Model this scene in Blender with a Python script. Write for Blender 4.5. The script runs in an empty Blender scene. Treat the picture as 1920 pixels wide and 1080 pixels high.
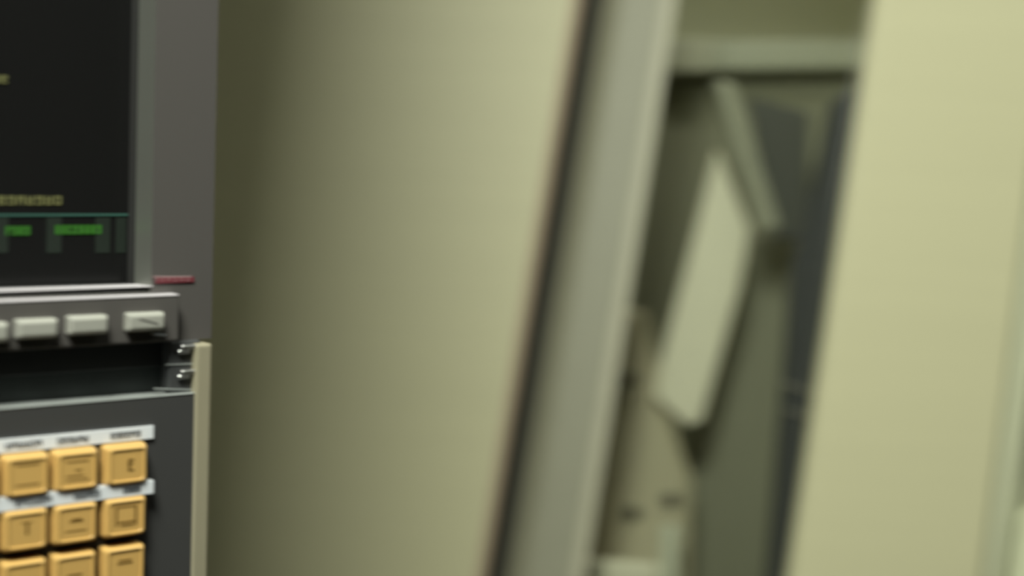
import bpy, bmesh, math, random
from mathutils import Vector, Matrix
random.seed(4)
S = bpy.context.scene
C = S.collection
R = math.radians

# ---------------------------------------------------------------- camera
F = 3000.0                       # focal length in pixels of the 1920 px frame
PITCH = R(5.7); ROLL = R(2.3)
CAM = Vector((0, 0, 1.5))
cd = bpy.data.cameras.new('camera'); cam = bpy.data.objects.new('camera', cd); C.objects.link(cam)
cd.sensor_width = 36; cd.lens = F * 36 / 1920
cd.clip_start = 0.01
AX_F = Vector((0, math.cos(PITCH), -math.sin(PITCH)))
_u = Vector((0, math.sin(PITCH), math.cos(PITCH))); _r = Vector((1, 0, 0))
AX_U = _u * math.cos(ROLL) - _r * math.sin(ROLL); AX_R = _r * math.cos(ROLL) + _u * math.sin(ROLL)
_m = Matrix((AX_R, AX_U, -AX_F)).transposed().to_4x4(); _m.translation = CAM
cam.matrix_world = _m
cd.dof.use_dof = True; cd.dof.focus_distance = 0.68
cd.dof.aperture_fstop = 4.8; cd.dof.aperture_ratio = 0.65
S.camera = cam

# ---------------------------------------------------------------- world, exposure, big lights
S.view_settings.view_transform = 'Standard'; S.view_settings.look = 'None'
S.view_settings.gamma = 1; S.view_settings.exposure = 0.0
S.view_settings.use_curve_mapping = False
S.cycles.use_denoising = True
S.cycles.max_bounces = 8
W = bpy.data.worlds.new('world'); S.world = W; W.use_nodes = True
W.node_tree.nodes['Background'].inputs[0].default_value = (0.80, 0.86, 0.80, 1)
W.node_tree.nodes['Background'].inputs[1].default_value = 0.01

def area(name, loc, aim, sx, sy, power, col=(0.97, 1.0, 0.88)):
    l = bpy.data.lights.new(name, 'AREA'); l.shape = 'RECTANGLE'; l.size = sx; l.size_y = sy
    l.energy = power; l.color = col
    o = bpy.data.objects.new(name, l); C.objects.link(o); o.location = loc
    o.rotation_euler = (Vector(aim) - Vector(loc)).to_track_quat('-Z', 'Y').to_euler()
    return o
LAMPS = [(-0.215, -0.10, 2.48), (1.05, 0.85, 2.62)]  # the second one is added as fill for door and cover
TILT = (R(48), 0.0)      # the first lamp hangs tilted towards the machine
for i, p in enumerate(LAMPS):
    t = TILT[i]
    area('ceiling_lamp_light', (p[0], p[1], p[2]), (p[0], p[1] + math.sin(t), p[2] - math.cos(t) - 1e-4), (0.34, 0.45)[i], (0.45, 0.8)[i], (33, 3.8)[i])

# ---------------------------------------------------------------- materials
def lin(c):
    c /= 255.0
    return c / 12.92 if c <= 0.04045 else ((c + 0.055) / 1.055) ** 2.4
def rgb(r, g, b): return (lin(r), lin(g), lin(b), 1)
def mat(name, col, rough=0.5, metal=0.0, spec=0.5, noise=0.04, scale=(40, 40, 40), bump=0.0, emit=None, es=0.0):
    m = bpy.data.materials.new(name); m.use_nodes = True
    nt = m.node_tree; b = nt.nodes['Principled BSDF']
    b.inputs['Base Color'].default_value = col
    b.inputs['Roughness'].default_value = rough; b.inputs['Metallic'].default_value = metal
    b.inputs['Specular IOR Level'].default_value = spec
    if emit:
        b.inputs['Emission Color'].default_value = emit; b.inputs['Emission Strength'].default_value = es
    if noise > 0 or bump > 0:
        tc = nt.nodes.new('ShaderNodeTexCoord'); mp = nt.nodes.new('ShaderNodeMapping')
        mp.inputs['Scale'].default_value = scale
        nz = nt.nodes.new('ShaderNodeTexNoise'); nz.inputs['Scale'].default_value = 1.0; nz.inputs['Detail'].default_value = 4
        nt.links.new(tc.outputs['Object'], mp.inputs['Vector']); nt.links.new(mp.outputs['Vector'], nz.inputs['Vector'])
        mx = nt.nodes.new('ShaderNodeMix'); mx.data_type = 'RGBA'
        mx.inputs['A'].default_value = [c * (1 - noise) for c in col[:3]] + [1]
        mx.inputs['B'].default_value = [min(1, c * (1 + noise)) for c in col[:3]] + [1]
        nt.links.new(nz.outputs['Fac'], mx.inputs['Factor'])
        nt.links.new(mx.outputs['Result'], b.inputs['Base Color'])
        if bump > 0:
            bp = nt.nodes.new('ShaderNodeBump'); bp.inputs['Strength'].default_value = bump; bp.inputs['Distance'].default_value = 0.001
            nt.links.new(nz.outputs['Fac'], bp.inputs['Height']); nt.links.new(bp.outputs['Normal'], b.inputs['Normal'])
    return m
M = {}
M['cream'] = mat('cream_paint', rgb(207, 204, 166), 0.5, noise=0.03, scale=(3, 3, 60), bump=0.06)
M['stile'] = mat('grey_green_paint', rgb(158, 158, 137), 0.5)
M['bead'] = mat('light_bead', rgb(190, 188, 164), 0.45)
M['rubber'] = mat('black_rubber', rgb(70, 70, 66), 0.75)
M['seal'] = mat('charcoal_seal', rgb(54, 54, 56), 0.6)
M['hem'] = mat('pinkish_hem', rgb(188, 170, 145), 0.5)
M['bezel'] = mat('bezel_plastic', rgb(84, 81, 79), 0.42, bump=0.03, scale=(900, 900, 900))
M['bevel'] = mat('bezel_chamfer', rgb(135, 137, 130), 0.28, metal=0.7)
M['lip'] = mat('edge_highlight', rgb(205, 200, 205), 0.3)  # pale colour stands for highlights on the lip and soft key panel edge
M['darkrec'] = mat('recess_black', rgb(46, 51, 50), 0.6)
M['slot'] = mat('slot_black', rgb(36, 36, 35), 0.7)
M['panel'] = mat('keypad_panel_grey', rgb(64, 64, 64), 0.45)
M['edge'] = mat('pale_edge', rgb(175, 180, 178), 0.3, metal=0.3)  # pale tone also paints the light on the keypad panel's top edge
M['housing'] = mat('housing_beige', rgb(150, 144, 122), 0.5)
M['softkey'] = mat('softkey_ivory', rgb(160, 160, 152), 0.4)
M['key'] = mat('key_tan', rgb(206, 166, 98), 0.3, spec=0.7, noise=0.03, scale=(200, 200, 200))
M['legend'] = mat('key_legend_brown', rgb(112, 84, 36), 0.5, noise=0)
M['label'] = mat('label_white', rgb(226, 230, 236), 0.35, noise=0.03)
M['ink'] = mat('label_ink', rgb(84, 88, 94), 0.5, noise=0)
M['red'] = mat('nameplate_red', rgb(112, 50, 58), 0.5, noise=0)
M['redlight'] = mat('nameplate_pale', rgb(168, 140, 142), 0.5, noise=0)
M['chrome'] = mat('chrome', rgb(205, 205, 205), 0.3, metal=1.0, noise=0)
M['bracket'] = mat('bracket_grey', rgb(66, 67, 68), 0.45)
M['screen'] = mat('crt_glass', rgb(24, 24, 24), 0.25, spec=0.35, noise=0)
M['txt_y'] = mat('phosphor_yellow', rgb(8, 8, 6), 0.6, noise=0, emit=rgb(130, 132, 78), es=0.55)
M['txt_g'] = mat('phosphor_green', rgb(6, 8, 6), 0.6, noise=0, emit=rgb(60, 128, 36), es=0.62)
M['txt_t'] = mat('phosphor_teal', rgb(6, 8, 8), 0.6, noise=0, emit=rgb(66, 120, 100), es=0.5)
M['txt_d'] = mat('phosphor_dim', rgb(8, 12, 8), 0.6, noise=0, emit=rgb(26, 40, 28), es=0.5)
M['in_wall'] = mat('interior_olive', rgb(162, 160, 134), 0.6)
M['in_rail'] = mat('interior_rail_grey', rgb(138, 138, 122), 0.5)
M['in_dark'] = mat('interior_dark', rgb(126, 124, 106), 0.7)
M['in_black'] = mat('interior_black', rgb(72, 72, 68), 0.7)
M['wedge'] = mat('pale_guard', rgb(246, 238, 216), 0.5)
M['bar'] = mat('grey_bar', rgb(160, 158, 140), 0.5)
M['steel'] = mat('worn_steel', rgb(134, 132, 114), 0.5)
M['cast'] = mat('casting_tan', rgb(205, 194, 168), 0.6, noise=0.12, scale=(14, 14, 14))
M['bolt'] = mat('bolt_dark', rgb(60, 58, 48), 0.6)
M['pin'] = mat('pin_light', rgb(228, 228, 210), 0.4)
M['green'] = mat('pale_green_paint', rgb(200, 203, 172), 0.5)
M['bright'] = mat('pale_plastic', rgb(222, 226, 190), 0.5)
M['floor'] = mat('concrete', rgb(88, 86, 80), 0.8, noise=0.2, scale=(4, 4, 4), bump=0.1)
M['wall'] = mat('wall_paint', rgb(110, 112, 104), 0.8, scale=(6, 6, 6))
M['ceil'] = mat('ceiling_paint', rgb(130, 130, 122), 0.9)
M['lamp'] = mat('lamp_diffuser', rgb(240, 240, 230), 0.5, noise=0, emit=(0.97, 1, 0.88, 1), es=3.0)
def glass(name, tint, refl):
    m = bpy.data.materials.new(name); m.use_nodes = True; nt = m.node_tree
    nt.nodes.clear(); o = nt.nodes.new('ShaderNodeOutputMaterial')
    t = nt.nodes.new('ShaderNodeBsdfTransparent'); t.inputs[0].default_value = tint
    g = nt.nodes.new('ShaderNodeBsdfGlossy'); g.inputs['Roughness'].default_value = 0.08
    fr = nt.nodes.new('ShaderNodeFresnel'); fr.inputs['IOR'].default_value = refl
    mx = nt.nodes.new('ShaderNodeMixShader')
    nt.links.new(fr.outputs[0], mx.inputs[0]); nt.links.new(t.outputs[0], mx.inputs[1]); nt.links.new(g.outputs[0], mx.inputs[2])
    nt.links.new(mx.outputs[0], o.inputs[0]); return m
M['glass'] = glass('window_glass', (0.93, 0.95, 0.92, 1), 1.45)

# ---------------------------------------------------------------- helpers
def obj(name, bm, m, parent=None, bevel=0.0, seg=2, smooth=False, label=None, kind=None):
    me = bpy.data.meshes.new(name); bmesh.ops.recalc_face_normals(bm, faces=bm.faces[:]); bm.to_mesh(me); bm.free()
    for x in (m if isinstance(m, (list, tuple)) else [m]): me.materials.append(x)
    o = bpy.data.objects.new(name, me); C.objects.link(o)
    if parent is not None:
        o.parent = parent
        if parent.type == 'EMPTY': o.matrix_parent_inverse = Matrix.Translation(-parent.location)
    if bevel > 0:
        b = o.modifiers.new('bevel', 'BEVEL'); b.width = bevel; b.segments = seg; b.limit_method = 'ANGLE'; b.angle_limit = R(35)
    if smooth:
        for p in me.polygons: p.use_smooth = True
    if label: o['label'] = label
    if kind: o['kind'] = kind
    return o
def empty(name, loc=(0, 0, 0), label=None, cat=None, group=None):
    o = bpy.data.objects.new(name, None); C.objects.link(o); o.location = loc; o.empty_display_size = 0.05
    if label: o['label'] = label
    if cat: o['category'] = cat
    if group: o['group'] = group
    return o
def tag(o, label, cat, group=None):
    o['label'] = label; o['category'] = cat
    if group: o['group'] = group
    return o
def box(bm, lo, hi, fr=None, mi=0):
    """axis box in a frame fr(x,y,z)->world"""
    fr = fr or (lambda x, y, z: Vector((x, y, z)))
    v = [bm.verts.new(fr(x, y, z)) for z in (lo[2], hi[2]) for y in (lo[1], hi[1]) for x in (lo[0], hi[0])]
    for q in ((0, 1, 3, 2), (4, 5, 7, 6), (0, 1, 5, 4), (2, 3, 7, 6), (0, 2, 6, 4), (1, 3, 7, 5)):
        f = bm.faces.new([v[i] for i in q]); f.material_index = mi
def ring(bm, a, b, mi=0):
    n = len(a)
    for i in range(n):
        f = bm.faces.new([a[i], a[(i + 1) % n], b[(i + 1) % n], b[i]]); f.material_index = mi
def prism(bm, pts, depth, mi=0):
    """pts = world points (front), depth = world vector to the back"""
    a = [bm.verts.new(p) for p in pts]; b = [bm.verts.new(Vector(p) + depth) for p in pts]
    f = bm.faces.new(a); f.material_index = mi; f = bm.faces.new(b[::-1]); f.material_index = mi
    ring(bm, a, b, mi)
def disc(bm, c, ax, r, h, n=20, r2=None, mi=0):
    ax = Vector(ax).normalized(); e = ax.orthogonal().normalized(); g = ax.cross(e)
    a = [bm.verts.new(c + (e * math.cos(2 * math.pi * i / n) + g * math.sin(2 * math.pi * i / n)) * r) for i in range(n)]
    r2 = r if r2 is None else r2
    b = [bm.verts.new(c + ax * h + (e * math.cos(2 * math.pi * i / n) + g * math.sin(2 * math.pi * i / n)) * r2) for i in range(n)]
    bm.faces.new(a).material_index = mi; bm.faces.new(b[::-1]).material_index = mi; ring(bm, a, b, mi)

def ray(px, py):
    """direction of the line of sight through a photo pixel"""
    return AX_F + AX_R * ((px - 960) / F) - AX_U * ((py - 540) / F)
class Plane:
    """a leaning plane with its own axes: a = along, w = up the slope, n = out of it"""
    def __init__(s, px, py, depth, yaw, lean):
        d = ray(px, py); s.o = CAM + d * (depth / d.y)
        s.a = Vector((math.cos(yaw), math.sin(yaw), 0))
        s.n0 = Vector((math.sin(yaw), -math.cos(yaw), 0))
        s.w = Vector((0, 0, 1)) * math.cos(lean) - s.n0 * math.sin(lean)
        s.n = s.n0 * math.cos(lean) + Vector((0, 0, 1)) * math.sin(lean)
    def fr(s, x, y, z): return s.o + s.a * x + s.w * y + s.n * z
    def uv(s, px, py, n=0.0):
        d = ray(px, py); t = ((s.o + s.n * n) - CAM).dot(s.n) / d.dot(s.n)
        p = CAM + d * t - s.o
        return p.dot(s.a), p.dot(s.w)
    def at(s, px, py, n=0.0):
        u, v = s.uv(px, py, n); return s.fr(u, v, n)

# ================================================================= ROOM
def struct(name, lo, hi, m):
    bm = bmesh.new(); box(bm, lo, hi); return obj(name, bm, m, kind='structure')
X0, X1, Y0, Y1, ZC = -2.8, 2.8, -2.6, 3.6, 2.75
struct('floor', (X0, Y0, -0.1), (X1, Y1, 0), M['floor'])
struct('ceiling', (X0, Y0, ZC), (X1, Y1, ZC + 0.1), M['ceil'])
struct('wall_left', (X0 - 0.1, Y0, 0), (X0, Y1, ZC), M['wall'])
struct('wall_right', (X1, Y0, 0), (X1 + 0.1, Y1, ZC), M['wall'])
struct('wall_back', (X0, Y0 - 0.1, 0), (X1, Y0, ZC), M['wall'])
struct('wall_front', (X0, Y1, 0), (X1, Y1 + 0.1, ZC), M['wall'])

# ================================================================= MACHINE ENCLOSURE
P = Plane(960, 540, 1.62, 0.0, R(11.5))
def wz(z, n=0.0): return (z - P.o.z - P.n.z * n) / P.w.z       # w coordinate at a height z
WT, WB = wz(2.12), wz(0.04)
def edge(A, B, n):
    (u0, w0), (u1, w1) = P.uv(*A, n), P.uv(*B, n)
    return lambda w: u0 + (u1 - u0) * (w - w0) / (w1 - w0)
def strip(bm, e0, e1, n, th, w0=WB, w1=WT, mi=0):
    pts = [P.fr(e0(w0), w0, n), P.fr(e1(w0), w0, n), P.fr(e1(w1), w1, n), P.fr(e0(w1), w1, n)]
    prism(bm, pts, -P.n * th, mi)
mach = empty('machine_enclosure', (0.1, 1.3, 0),
             'cream painted machine tool enclosure behind the grey operator console, with a tall slanted window', 'machine')

# --- large cover sheet left of the door, its right edge folded back in a hem
n = 0.085
eL = lambda w: -0.95
e_in = edge((1072, 0), (892, 1080), n)
bm = bmesh.new(); strip(bm, eL, e_in, n, 0.004)
obj('cover_panel', bm, M['cream'], mach)
bm = bmesh.new()                                    # rolled hem: quarter round profile swept along the edge
e_out = edge((1094, 0), (914, 1080), n)
K = 7; prof = []
for k in range(K + 1):
    a = (math.pi / 2) * k / K
    prof.append((math.sin(a), -(1 - math.cos(a)) * 0.012))
rows = []
for w in (WB, WT):
    wd = e_out(w) - e_in(w)
    rows.append([bm.verts.new(P.fr(e_in(w) + wd * s, w, n + dz)) for s, dz in prof] +
                [bm.verts.new(P.fr(e_out(w), w, n - 0.105)), bm.verts.new(P.fr(e_in(w), w, n - 0.105))])
ring(bm, rows[0], rows[1]); bm.faces.new(rows[0]); bm.faces.new(rows[1][::-1])
obj('panel_hem', bm, M['hem'], mach, smooth=False)

# --- sliding door
ND = -P.n
door = bmesh.new()
e0 = edge((1642, 0), (1482, 1080), 0.02); e1 = edge((1976, 0), (1843, 1080), 0.02)
strip(door, e0, e1, 0.02, 0.030, WB, WT)
door_o = obj('sliding_door', door, M['cream'], mach, bevel=0.004, seg=3, label='cream painted sliding door right of the window')
# stile left of the window: hollow round towards the gap, flat, then a raised bead
sL = edge((1108, 0), (929, 1080), -0.03); sR = edge((1246, 0), (1074, 1080), 0.0)
bm = bmesh.new(); rows = []; K = 12
prof = [(0.48 * k / K, -0.045 + 0.045 * math.sin(math.pi / 2 * k / K)) for k in range(K + 1)] + [(1.0, 0.0)]
for w in (WB, WT):
    wd = sR(w) - sL(w)
    rows.append([bm.verts.new(P.fr(sL(w) + wd * s, w, dz)) for s, dz in prof] + [bm.verts.new(P.fr(sR(w), w, -0.055)), bm.verts.new(P.fr(sL(w), w, -0.055))])
ring(bm, rows[0], rows[1]); bm.faces.new(rows[0]); bm.faces.new(rows[1][::-1])
st = obj('door_stile', bm, M['stile'], door_o)
bm = bmesh.new(); strip(bm, edge((1243, 0), (1071, 1080), 0.0), edge((1268, 0), (1097, 1080), 0.0), 0.003, 0.02)
obj('window_bead', bm, M['bead'], door_o, bevel=0.002)
bm = bmesh.new(); strip(bm, edge((1060, 0), (880, 1080), -0.02), edge((1126, 0), (946, 1080), -0.02), -0.022, 0.012)
obj('rubber_gasket', bm, M['rubber'], mach, bevel=0.002)
gl, gr = edge((1262, 0), (1090, 1080), -0.014), edge((1660, 0), (1500, 1080), -0.014)
TW, BW = P.uv(960, -260)[1], P.uv(960, 1290)[1]
bm = bmesh.new(); strip(bm, gl, gr, -0.014, 0.004, BW, TW); obj('window_glass', bm, M['glass'], door_o, label='clear window pane')
for nm, a, b in (('door_rail', TW, WT), ('door_rail', WB, BW)):
    bm = bmesh.new(); strip(bm, gl, gr, -0.004, 0.02, a, b); obj(nm, bm, M['cream'], door_o, bevel=0.003)
# charcoal seal strip along the right side of the pane, behind it
bm = bmesh.new()
q = [(1562, 190), (1640, 130), (1620, 330), (1590, 560), (1560, 780), (1520, 1080), (1482, 1300), (1395, 1300), (1442, 1080), (1458, 900), (1478, 640), (1488, 500), (1534, 330)]
prism(bm, [P.at(x, y, -0.022) for x, y in q], -P.n * 0.03); obj('window_seal', bm, M['seal'], door_o, bevel=0.003, label='charcoal seal strip inside the window')
bm = bmesh.new()
for (a, b) in (((1468, 716), (1522, 734)), ((1476, 766), (1520, 782)), ((1528, 678), (1544, 681))):
    prism(bm, [P.at(*a, -0.0125), P.at(*b, -0.0125), P.at(b[0], b[1] + 3, -0.0125), P.at(a[0], a[1] + 3, -0.0125)], ND * 0.0008)
obj('glass_scratches', bm, M['steel'], door_o, label='thin pale scratches on the pane')
# flange and dark gap at the far right edge of the door
bm = bmesh.new(); strip(bm, edge((1950, 0), (1836, 1080), -0.01), edge((2000, 300), (1878, 1080), -0.01), -0.004, 0.02)
obj('door_flange', bm, M['green'], door_o, bevel=0.004, seg=3)

# --- the shell of the enclosure: sides, top, back, so the inside is a closed box
shell = bmesh.new(); yb = 2.9
sideL = lambda w: -0.95
sideR = edge((1965, 0), (1838, 1080), 0.0)
def back(p): return Vector((p.x, yb, p.z))
for e in (sideL, sideR):
    a0, a1 = P.fr(e(WB), WB, -0.03), P.fr(e(WT), WT, -0.03)
    prism(shell, [a0, a1, back(a1), back(a0)], Vector((-0.01, 0, 0)))
for w, dz in ((WT, 0.01), (WB, -0.03)):
    a0, a1 = P.fr(sideL(w), w, 0.0), P.fr(sideR(w), w, 0.0)
    prism(shell, [a0, a1, back(a1), back(a0)], Vector((0, 0, dz)))
q = [back(P.fr(e(w), w, 0)) for e, w in ((sideL, WB), (sideR, WB), (sideR, WT), (sideL, WT))]
prism(shell, q, Vector((0, 0.01, 0)))
obj('enclosure_shell', shell, M['cream'], mach)

# --- what shows through the window
ND = -P.n
bm = bmesh.new(); prism(bm, [P.at(x, y, -0.50) for x, y in ((900, -400), (1900, -400), (1900, 1600), (900, 1600))], ND * 0.01)
obj('interior_wall', bm, M['in_wall'], mach, label='olive painted inner wall of the machine')
bm = bmesh.new(); prism(bm, [P.at(x, y, -0.36) for x, y in ((1100, 76), (1750, 70), (1750, 128), (1100, 138))], ND * 0.05)
obj('interior_rail', bm, M['in_rail'], mach, bevel=0.006, label='pale horizontal rail across the top of the machine inside')
bm = bmesh.new(); prism(bm, [P.at(x, y, -0.345) for x, y in ((1262, 72), (1338, 72), (1334, 134), (1255, 136))], ND * 0.014)
obj('rail_bracket', bm, M['bar'], mach, bevel=0.004)
bm = bmesh.new(); prism(bm, [P.at(x, y, -0.40) for x, y in ((1200, 140), (1750, 136), (1750, 560), (1440, 700), (1340, 720), (1200, 720), (1080, 700))], ND * 0.02)
obj('dark_backplate', bm, M['in_dark'], mach, label='dark plate below the inner rail')
bm = bmesh.new(); prism(bm, [P.at(x, y, -0.33) for x, y in ((1395, 440), (1492, 430), (1500, 700), (1492, 1200), (1250, 1200), (1300, 860))], ND * 0.04)
obj('slide_cover', bm, M['steel'], mach, bevel=0.008, label='dull olive steel slide cover')
bm = bmesh.new(); prism(bm, [P.at(x, y, -0.24) for x, y in ((1400, 180), (1520, 210), (1516, 450), (1455, 450))], ND * 0.01)
obj('black_baffle', bm, M['in_black'], mach, bevel=0.003)

# things inside the machine
bm = bmesh.new(); q = [(1345, 275), (1407, 430), (1388, 540), (1316, 792), (1290, 800), (1228, 745), (1236, 690), (1292, 480)]
prism(bm, [P.at(x, y, -0.20) for x, y in q], ND * 0.012)
tag(obj('guard_plate', bm, M['wedge'], None, bevel=0.004), 'pale wedge shaped metal guard plate behind the slanted window', 'metal plate')
bm = bmesh.new(); q = [(1340, 150), (1374, 150), (1464, 425), (1428, 440)]
prism(bm, [P.at(x, y, -0.17) for x, y in q], ND * 0.02)
tag(obj('support_bar', bm, M['bar'], None, bevel=0.005), 'grey diagonal bar leaning down to the right behind the window glass', 'bar')
car = empty('machine_carriage', P.at(1180, 1080, -0.2), 'tan machine casting with dark bolt heads in the bottom left of the window', 'machine part')
def local(o, par):
    o.parent = par; o.matrix_parent_inverse = Matrix.Translation(-par.location); return o
bm = bmesh.new(); q = [(1090, 572), (1212, 578), (1240, 700), (1262, 790), (1300, 900), (1290, 1300), (900, 1300)]
prism(bm, [P.at(x, y, -0.225) for x, y in q], ND * 0.10); local(obj('casting', bm, M['cast'], None, bevel=0.012, seg=4), car)
for x, y in ((1180, 712), (1185, 962), (1257, 937)):
    bm = bmesh.new(); disc(bm, P.at(x, y, -0.225), P.n, 0.0085, 0.008); local(obj('bolt', bm, M['bolt'], None, bevel=0.001), car)
bm = bmesh.new(); c = P.at(1252, 1150, -0.165); disc(bm, c, P.w, 0.010, (P.at(1252, 985, -0.165) - c).length); local(obj('pin', bm, M['pin'], None, bevel=0.003, label='light grey upright pin'), car)
bm = bmesh.new(); prism(bm, [P.at(x, y, -0.12) for x, y in ((1000, 1042), (1238, 1058), (1236, 1200), (1000, 1200))], ND * 0.05)
local(obj('ledge', bm, M['wedge'], None, bevel=0.006, seg=3, label='pale ledge'), car)

# --- pale cabinet beyond the right end of the door
bm = bmesh.new(); strip(bm, edge((2034, 300), (1908, 1080), -0.02), lambda w: 0.95, -0.02, 0.3)
side = obj('side_section', bm, M['green'], mach, bevel=0.004, label='pale green side section beyond the door')
bm = bmesh.new(); prism(bm, [P.at(x, y, 0.0) for x, y in ((1916, 965), (1990, 900), (1990, 1200), (1885, 1200), (1904, 1030))], -P.n * 0.018)
obj('corner_guard', bm, M['bright'], side, bevel=0.005, label='pale yellow corner guard')

# ================================================================= OPERATOR CONSOLE
_h = ray(4650, 390); Q = Plane(143, 700, 0.575, math.atan2(_h.y, _h.x), 0.0)
con = empty('operator_console', (-0.32, 0.65, 0), 'grey operator console with dark screen, ivory soft keys and tan square keys', 'control panel')
def cbox(bm, p0, p1, n0, n1, mi=0, ref=None):
    """box on the console whose front face spans two photo points"""
    ref = n1 if ref is None else ref
    (u0, v0), (u1, v1) = Q.uv(*p0, ref), Q.uv(*p1, ref)
    box(bm, (min(u0, u1), min(v0, v1), n0), (max(u0, u1), max(v0, v1), n1), Q.fr, mi)
uR = Q.uv(403, 320)[0]                         # right edge of the bezel
vB = Q.uv(300, 640)[1]                         # bottom of the bezel
su, sv = Q.uv(283, 548)                        # outer corner of the screen chamfer
iu, iv = Q.uv(252, 533, -0.008)                # inner corner of the chamfer
UL = uR - 0.42; VT = sv + 0.235
# bezel: frame with a chamfered opening, one mesh with three finishes
bm = bmesh.new()
ul, vt = UL + 0.07, VT - 0.035
def V(u, v, n): return bm.verts.new(Q.fr(u, v, n))
outer = [V(UL, vB, 0), V(uR, vB, 0), V(uR, VT, 0), V(UL, VT, 0)]
mid = [V(ul, sv, 0), V(su, sv, 0), V(su, vt, 0), V(ul, vt, 0)]
inn = [V(ul + 0.008, iv, -0.008), V(iu, iv, -0.008), V(iu, vt - 0.008, -0.008), V(ul + 0.008, vt - 0.008, -0.008)]
deep = [V(ul + 0.008, iv, -0.02), V(iu, iv, -0.02), V(iu, vt - 0.008, -0.02), V(ul + 0.008, vt - 0.008, -0.02)]
back = [V(UL, vB, -0.03), V(uR, vB, -0.03), V(uR, VT, -0.03), V(UL, VT, -0.03)]
ring(bm, outer, mid, 0); ring(bm, mid, inn, 1); ring(bm, inn, deep, 2); ring(bm, outer, back, 0)
for f in bm.faces:
    pass
bezel = obj('screen_bezel', bm, [M['bezel'], M['bevel'], M['slot']], con)
bm = bmesh.new(); box(bm, (ul, iv - 0.006, -0.026), (su, vt, -0.014), Q.fr)
scr = obj('screen', bm, M['screen'], bezel, label='dark screen with faint green and yellow text')
# writing on the screen
def glyphs(bm, p0, p1, nch, n, th=0.0007):
    (u0, v0), (u1, v1) = Q.uv(*p0, n), Q.uv(*p1, n)
    v0, v1 = Q.uv((p0[0] + p1[0]) / 2, p0[1], n)[1], Q.uv((p0[0] + p1[0]) / 2, p1[1], n)[1]
    cw = (u1 - u0) / nch; h = v0 - v1
    for i in range(nch):
        a = u0 + i * cw + cw * 0.1; b = a + cw * 0.75
        segs = [((a, v1), (b, v1 + th)), ((a, v0 - th), (b, v0)), ((a, v1), (a + th, v0)), ((b - th, v1), (b, v0)), ((a, v1 + h / 2), (b, v1 + h / 2 + th))]
        for sgm in random.sample(segs, random.choice((3, 4, 4, 5))):
            box(bm, (sgm[0][0], sgm[0][1], n - 0.0004), (sgm[1][0], sgm[1][1], n), Q.fr)
ns = -0.0136
bm = bmesh.new(); glyphs(bm, (-120, 138), (16, 153), 9, ns)
obj('screen_text', bm, M['txt_y'], bezel)
bm = bmesh.new(); glyphs(bm, (-60, 367), (118, 384), 10, ns)
obj('screen_text', bm, M['txt_y'], bezel)
bm = bmesh.new(); glyphs(bm, (10, 424), (58, 441), 4, ns, 0.001); glyphs(bm, (103, 422), (192, 439), 8, ns, 0.001); glyphs(bm, (-90, 426), (-20, 443), 6, ns, 0.001)
obj('screen_text', bm, M['txt_g'], bezel)
bm = bmesh.new(); vl = Q.uv(120, 403, ns)[1]; box(bm, (ul + 0.01, vl - 0.0004, ns - 0.0004), (Q.uv(240, 403, ns)[0], vl + 0.0004, ns), Q.fr)
obj('screen_line', bm, M['txt_t'], bezel)
bm = bmesh.new()
for a, b in ((-10, 15), (88, 115), (180, 206), (218, 236)): cbox(bm, (a, 408), (b, 474), ns - 0.001, ns - 0.0002)
obj('menu_divider', bm, M['txt_d'], bezel)
# highlight on the lower lip of the opening, painted as a pale strip
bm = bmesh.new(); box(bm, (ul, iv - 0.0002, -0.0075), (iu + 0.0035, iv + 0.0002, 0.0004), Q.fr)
obj('edge_highlight', bm, M['lip'], bezel, bevel=0.0002, label='painted highlight on the lower lip of the screen opening')
# soft key panel
SK = 0.0055
kp0, kp1 = Q.uv(337, 554, SK), Q.uv(330, 640, SK)
bm = bmesh.new(); box(bm, (UL + 0.02, kp1[1], 0), (kp0[0], kp0[1], SK), Q.fr)
skp = obj('soft_key_panel', bm, M['bezel'], con, bevel=0.0008, seg=2)
bm = bmesh.new(); box(bm, (UL + 0.02, kp0[1] - 0.0001, 0.0002), (kp0[0] - 0.0005, kp0[1] + 0.0005, SK + 0.0003), Q.fr)  # pale strip paints the light caught by this panel's top edge
obj('panel_highlight', bm, M['lip'], skp, bevel=0.0002, label='painted highlight along the top of the soft key panel')
vs = Q.uv(170, 611, 0.007)[1]
for x in (-90, 6, 72, 168, 276):
    xc = -22 if x == 6 else x
    uc, vc = Q.uv(xc, {-90: 634, 6: 625, 72: 617, 168: 610, 276: 604}[x], SK + 0.004)
    bm = bmesh.new(); w2, h2 = 0.0073, 0.0034
    a = [V for V in ()]
    A = [bm.verts.new(Q.fr(uc + i * w2, vc + j * h2, SK - 0.0005)) for i, j in ((-1, -1), (1, -1), (1, 1), (-1, 1))]
    B = [bm.verts.new(Q.fr(uc + i * w2, vc + j * h2, SK + 0.0028)) for i, j in ((-1, -1), (1, -1), (1, 1), (-1, 1))]
    D = [bm.verts.new(Q.fr(uc + i * w2 * .93, vc + j * h2 * .72, SK + 0.0042)) for i, j in ((-1, -1), (1, -1), (1, 1), (-1, 1))]
    bm.faces.new(A); ring(bm, A, B); ring(bm, B, D); bm.faces.new(D)
    obj('soft_key', bm, M['softkey'], skp, bevel=0.0006, seg=2)
# a stray scratch across the last soft key and a chip beside it
bm = bmesh.new()
prism(bm, [Q.at(x, y, SK + 0.0044) for x, y in ((262, 597), (297, 606), (297, 608), (262, 599))], -Q.n * 0.0002)
obj('scratch', bm, M['bezel'], skp)
bm = bmesh.new(); prism(bm, [Q.at(x, y, SK + 0.0004) for x, y in ((284, 625), (312, 627), (310, 630), (286, 628))], -Q.n * 0.0004); obj('label_chip', bm, M['label'], skp)
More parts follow.
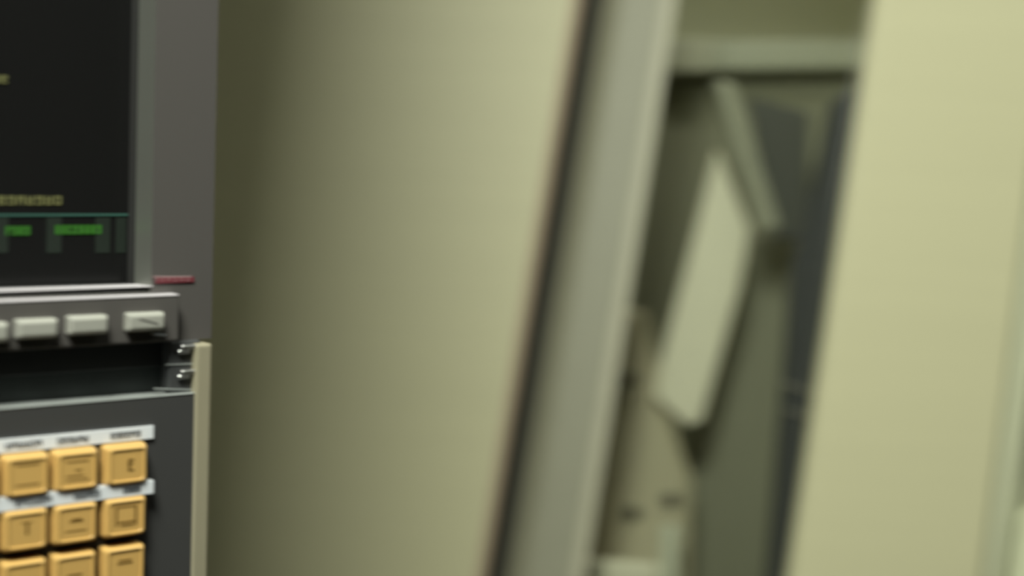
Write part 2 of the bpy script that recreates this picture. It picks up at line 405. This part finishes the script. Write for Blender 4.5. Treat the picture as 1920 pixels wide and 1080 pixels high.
# red nameplate
bm = bmesh.new(); cbox(bm, (292, 521), (364, 529), 0, 0.0005); npl = obj('nameplate', bm, M['red'], bezel, label='small red nameplate')
bm = bmesh.new(); 
for k in range(6): cbox(bm, (288 + 12 * k, 518.5), (299 + 12 * k, 520), 0.0, 0.0005); cbox(bm, (290 + 12 * k, 524 + (k % 2)), (296 + 12 * k, 525 + (k % 2)), 0.0005, 0.0007)
obj('nameplate_lettering', bm, M['redlight'], bezel)
# recess between bezel and keypad panel
NP = 0.004                                      # keypad panel stands proud of the recess
r1 = Q.uv(366, 740, NP)
lpR = Q.uv(366, 760, NP)[0]; vP = Q.uv(185, 753, NP)[1]; vF = vP - 0.16
bm = bmesh.new(); box(bm, (UL, vF, -0.03), (lpR - 0.001, vB + 0.004, -0.006), Q.fr); obj('recess_panel', bm, M['darkrec'], con)
bm = bmesh.new(); vg = Q.uv(150, 697, -0.005)[1]; box(bm, (UL, vg, -0.006), (Q.uv(318, 686, -0.005)[0], vB + 0.002, -0.0045), Q.fr); obj('recess_strip', bm, M['slot'], con, bevel=0.0006)
bm = bmesh.new(); cbox(bm, (318, 640), (375, 748), -0.006, 0.0015); br = obj('hinge_bracket', bm, M['bracket'], con, bevel=0.001)
for y in (651, 698):
    bm = bmesh.new(); disc(bm, Q.at(340, y, 0.0032), Q.a, 0.0009, 0.0068, 16)
    disc(bm, Q.at(334, y + 9, 0.0026), Q.a, 0.0009, 0.0046, 12)
    obj('hinge_screw', bm, M['chrome'], br, bevel=0.0003, label='chrome hinge screw')
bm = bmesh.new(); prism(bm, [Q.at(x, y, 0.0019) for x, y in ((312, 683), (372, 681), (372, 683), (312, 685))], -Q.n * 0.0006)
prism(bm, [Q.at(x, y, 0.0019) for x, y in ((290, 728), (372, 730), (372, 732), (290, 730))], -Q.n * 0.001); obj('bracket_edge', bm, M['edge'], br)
# keypad panel with a pale strip that paints the light on its top edge
bm = bmesh.new(); box(bm, (UL, vF, -0.006), (lpR, vP, NP), Q.fr); kpan = obj('keypad_panel', bm, M['panel'], con)
bm = bmesh.new(); box(bm, (UL, vP, -0.005), (lpR, vP + 0.0004, NP + 0.0003), Q.fr); obj('top_edge_highlight', bm, M['edge'], kpan, bevel=0.0002, label='painted highlight on the top edge')
# beige sheet metal side of the housing
hu0, hv = Q.uv(370, 645, NP); hu1 = Q.uv(396, 645, NP)[0]
bm = bmesh.new(); box(bm, (lpR - 0.0005, vF - 0.05, -0.03), (lpR + (hu1 - hu0) + 0.0005, hv, NP + 0.001), Q.fr)
obj('housing_side', bm, M['housing'], con, bevel=0.0012, seg=3)
bm = bmesh.new(); vz = 1.80 - Q.o.z; vh = 2.5 - Q.o.z        # height and flared hood are added out of view to shade the cover
prism(bm, [Q.fr(u, v, -0.03) for u, v in ((UL - 0.006, vF - 0.05), (uR - 0.024, vF - 0.05), (uR - 0.024, vz), (uR + 0.040, vh), (UL - 0.006, vh))], -Q.n * 0.27)
obj('housing', bm, M['housing'], con, bevel=0.004)
zf = Q.fr(UL, vF - 0.05, 0).z
bm = bmesh.new(); c0 = Q.fr((UL + uR) / 2, vF - 0.05, -0.14); box(bm, (c0.x - 0.09, c0.y - 0.07, 0.02), (c0.x + 0.09, c0.y + 0.07, c0.z + 0.03))
box(bm, (c0.x - 0.16, c0.y - 0.14, 0.0), (c0.x + 0.16, c0.y + 0.14, 0.02)); obj('pedestal', bm, M['housing'], con, bevel=0.004)

# keys: one keycap per key, legend strokes in the same mesh
def keycap(uc, vc, n0, legend):
    bm = bmesh.new(); W2, H2 = 0.0085, 0.0076
    lv = [(1.0, 0.0, 0.0), (1.0, 0.0026, 0.0), (0.965, 0.0042, 0), (0.89, 0.0054, 0), (0.80, 0.0060, 0), (0.745, 0.0059, 0), (0.72, 0.0055, 0)]
    prev = None; rr = 4
    for s, h, _ in lv:
        rad = 0.0016 * (1.0 if s > 0.9 else 0.7); vsx = []
        for (cx, cy, a0) in ((1, 1, 0), (-1, 1, 90), (-1, -1, 180), (1, -1, 270)):
            for k in range(rr + 1):
                a = R(a0 + 90 * k / rr)
                vsx.append(bm.verts.new(Q.fr(uc + cx * (W2 * s - rad) + rad * math.cos(a), vc + cy * (H2 * s - rad) + rad * math.sin(a), n0 + h)))
        if prev: ring(bm, prev, vsx)
        else: bm.faces.new(vsx[::-1])
        prev = vsx
    bm.faces.new(prev)
    t = n0 + 0.0055
    for (x0, y0, x1, y1) in legend:
        box(bm, (uc + x0 * W2, vc + y0 * H2, t - 0.0002), (uc + x1 * W2, vc + y1 * H2, t + 0.00012), Q.fr, 1)
    o = obj('key', bm, [M['key'], M['legend']], kpan)
    return o
legs = {
 (0, 0): [(-.5, .5, .5, .55), (-.5, -.42, .5, -.37)], (0, 1): [(-.5, .42, .5, .47), (-.5, -.25, .3, -.2), (-.5, -.45, .5, -.4), (-.1, 0, .2, .06)],
 (0, 2): [(0.02, -.3, .14, .3), (.1, .2, .3, .28), (.0, .02, .25, .1), (.1, -.3, .3, -.22)],
 (1, 0): [(-.2, .35, .25, .4), (-.02, -.2, .1, .35)], (1, 1): [(-.3, .1, .3, .18), (-.2, .2, .25, .26), (-.5, -.35, .45, -.3)],
 (1, 2): [(-.35, -.25, .4, -.18), (-.5, .5, .5, .55), (-.25, -.42, .35, -.34), (-.5, -.4, -.4, .5), (.4, -.4, .5, .5)],
 (2, 0): [(-.2, 0, .3, .08)], (2, 1): [(-.35, -.1, .3, -.02)], (2, 2): [(-.35, .1, .35, .18), (-.3, .26, .3, .32)]}
NK = NP
ctr = {(0, 0): (49, 893), (0, 1): (142, 881), (0, 2): (236, 869), (1, 0): (46, 994), (1, 1): (140, 981), (1, 2): (233, 967), (2, 0): (44, 1088), (2, 1): (138, 1073), (2, 2): (231, 1059)}
uvs = {k: Q.uv(*p, NK + 0.004) for k, p in ctr.items()}
for i in range(3): uvs[(i, -1)] = (2 * uvs[(i, 0)][0] - uvs[(i, 1)][0], uvs[(i, 0)][1]); legs[(i, -1)] = [(-.3, 0, .3, .06)]
for i in range(3):
    vr = sum(uvs[(i, j)][1] for j in range(3)) / 3
    for j in (-1, 0, 1, 2):
        keycap(uvs[(i, j)][0], vr, NK, legs[(i, j)])
# label strips above the first two rows
rowv = [sum(uvs[(i, j)][1] for j in range(3)) / 3 for i in range(3)]
bm = bmesh.new(); box(bm, (uvs[(0, -1)][0] - 0.012, rowv[2] - 0.012, NK - 0.002), (uvs[(0, 2)][0] + 0.0095, rowv[0] + 0.0075, NK + 0.0004), Q.fr)
obj('key_well', bm, M['slot'], kpan)
for i in range(2):
    (u1, v1) = Q.uv(288, (810, 913)[i], (NK + 0.001, NK + 0.0046)[i])
    NT = NK + (0.001, 0.0046)[i]; bm = bmesh.new(); vb = v1 - 0.0024; vt_ = v1 + 0.0024
    box(bm, (uvs[(0, -1)][0] - 0.01, vb, NK), (u1, vt_, NT), Q.fr)
    for (xa, xb) in (((8, 78), (105, 165), (205, 262)), ((20, 90), (130, 180), (222, 255)))[i]:
        ua, ub = Q.uv(xa, 850, NK)[0], Q.uv(xb, 850, NK)[0]; nch = 6; cw = (ub - ua) / nch
        for k in range(nch):
            a = ua + k * cw; b = a + cw * 0.8; h = 0.0011; t = 0.0004
            sg = [((a, v1 - h), (b, v1 - h + t)), ((a, v1 + h - t), (b, v1 + h)), ((a, v1 - h), (a + t, v1 + h)), ((b - t, v1 - h), (b, v1 + h)), ((a, v1), (b, v1 + t))]
            for p, q_ in random.sample(sg, 4): box(bm, (p[0], p[1], NT), (q_[0], q_[1], NT + 0.0002), Q.fr, 1)
    obj('label_strip', bm, [M['label'], M['ink']], kpan, label='white label strip with small dark lettering')

# ================================================================= LAMPS
for i, (x, y, z) in enumerate(LAMPS):
    t = empty('ceiling_lamp', (x, y, ZC - 0.001), 'white fluorescent ceiling lamp ' + ('over the console side of the room' if i == 0 else 'added as fill over the door side of the room'), 'lamp', 'ceiling lamps')
    hl = (0.225, 0.40)[i]; a = TILT[i]
    fx = lambda u, v, n: Vector((x + u, y + v * math.cos(a) - n * math.sin(a), z + v * math.sin(a) + n * math.cos(a)))
    bm = bmesh.new(); box(bm, (-0.25, -hl - 0.02, 0.03), (0.25, hl + 0.02, 0.075), fx); obj('lamp_housing', bm, M['ceil'], t, bevel=0.008)
    bm = bmesh.new(); box(bm, (-0.225, -hl, 0.006), (0.225, hl, 0.03), fx); obj('diffuser', bm, M['lamp'], t)
    for sx in (-0.18, 0.18):
        bm = bmesh.new(); c = fx(sx, 0, 0.06); disc(bm, c, (0, 0, 1), 0.006, ZC - c.z, 10); obj('hanger_rod', bm, M['bracket'], t)
# unseen work lamp, added to light the inside of the machine
il = empty('added_work_lamp', (0.22, 1.98, 1.85), 'slim work lamp added unseen inside the machine above the window', 'lamp')
bm = bmesh.new(); box(bm, (0.0, 1.95, 1.83), (0.45, 2.01, 1.87)); obj('lamp_tube', bm, M['lamp'], il)
area('added_work_light', (0.22, 1.78, 1.95), (0.22, 1.9, 1.45), 0.4, 0.08, 1.5)
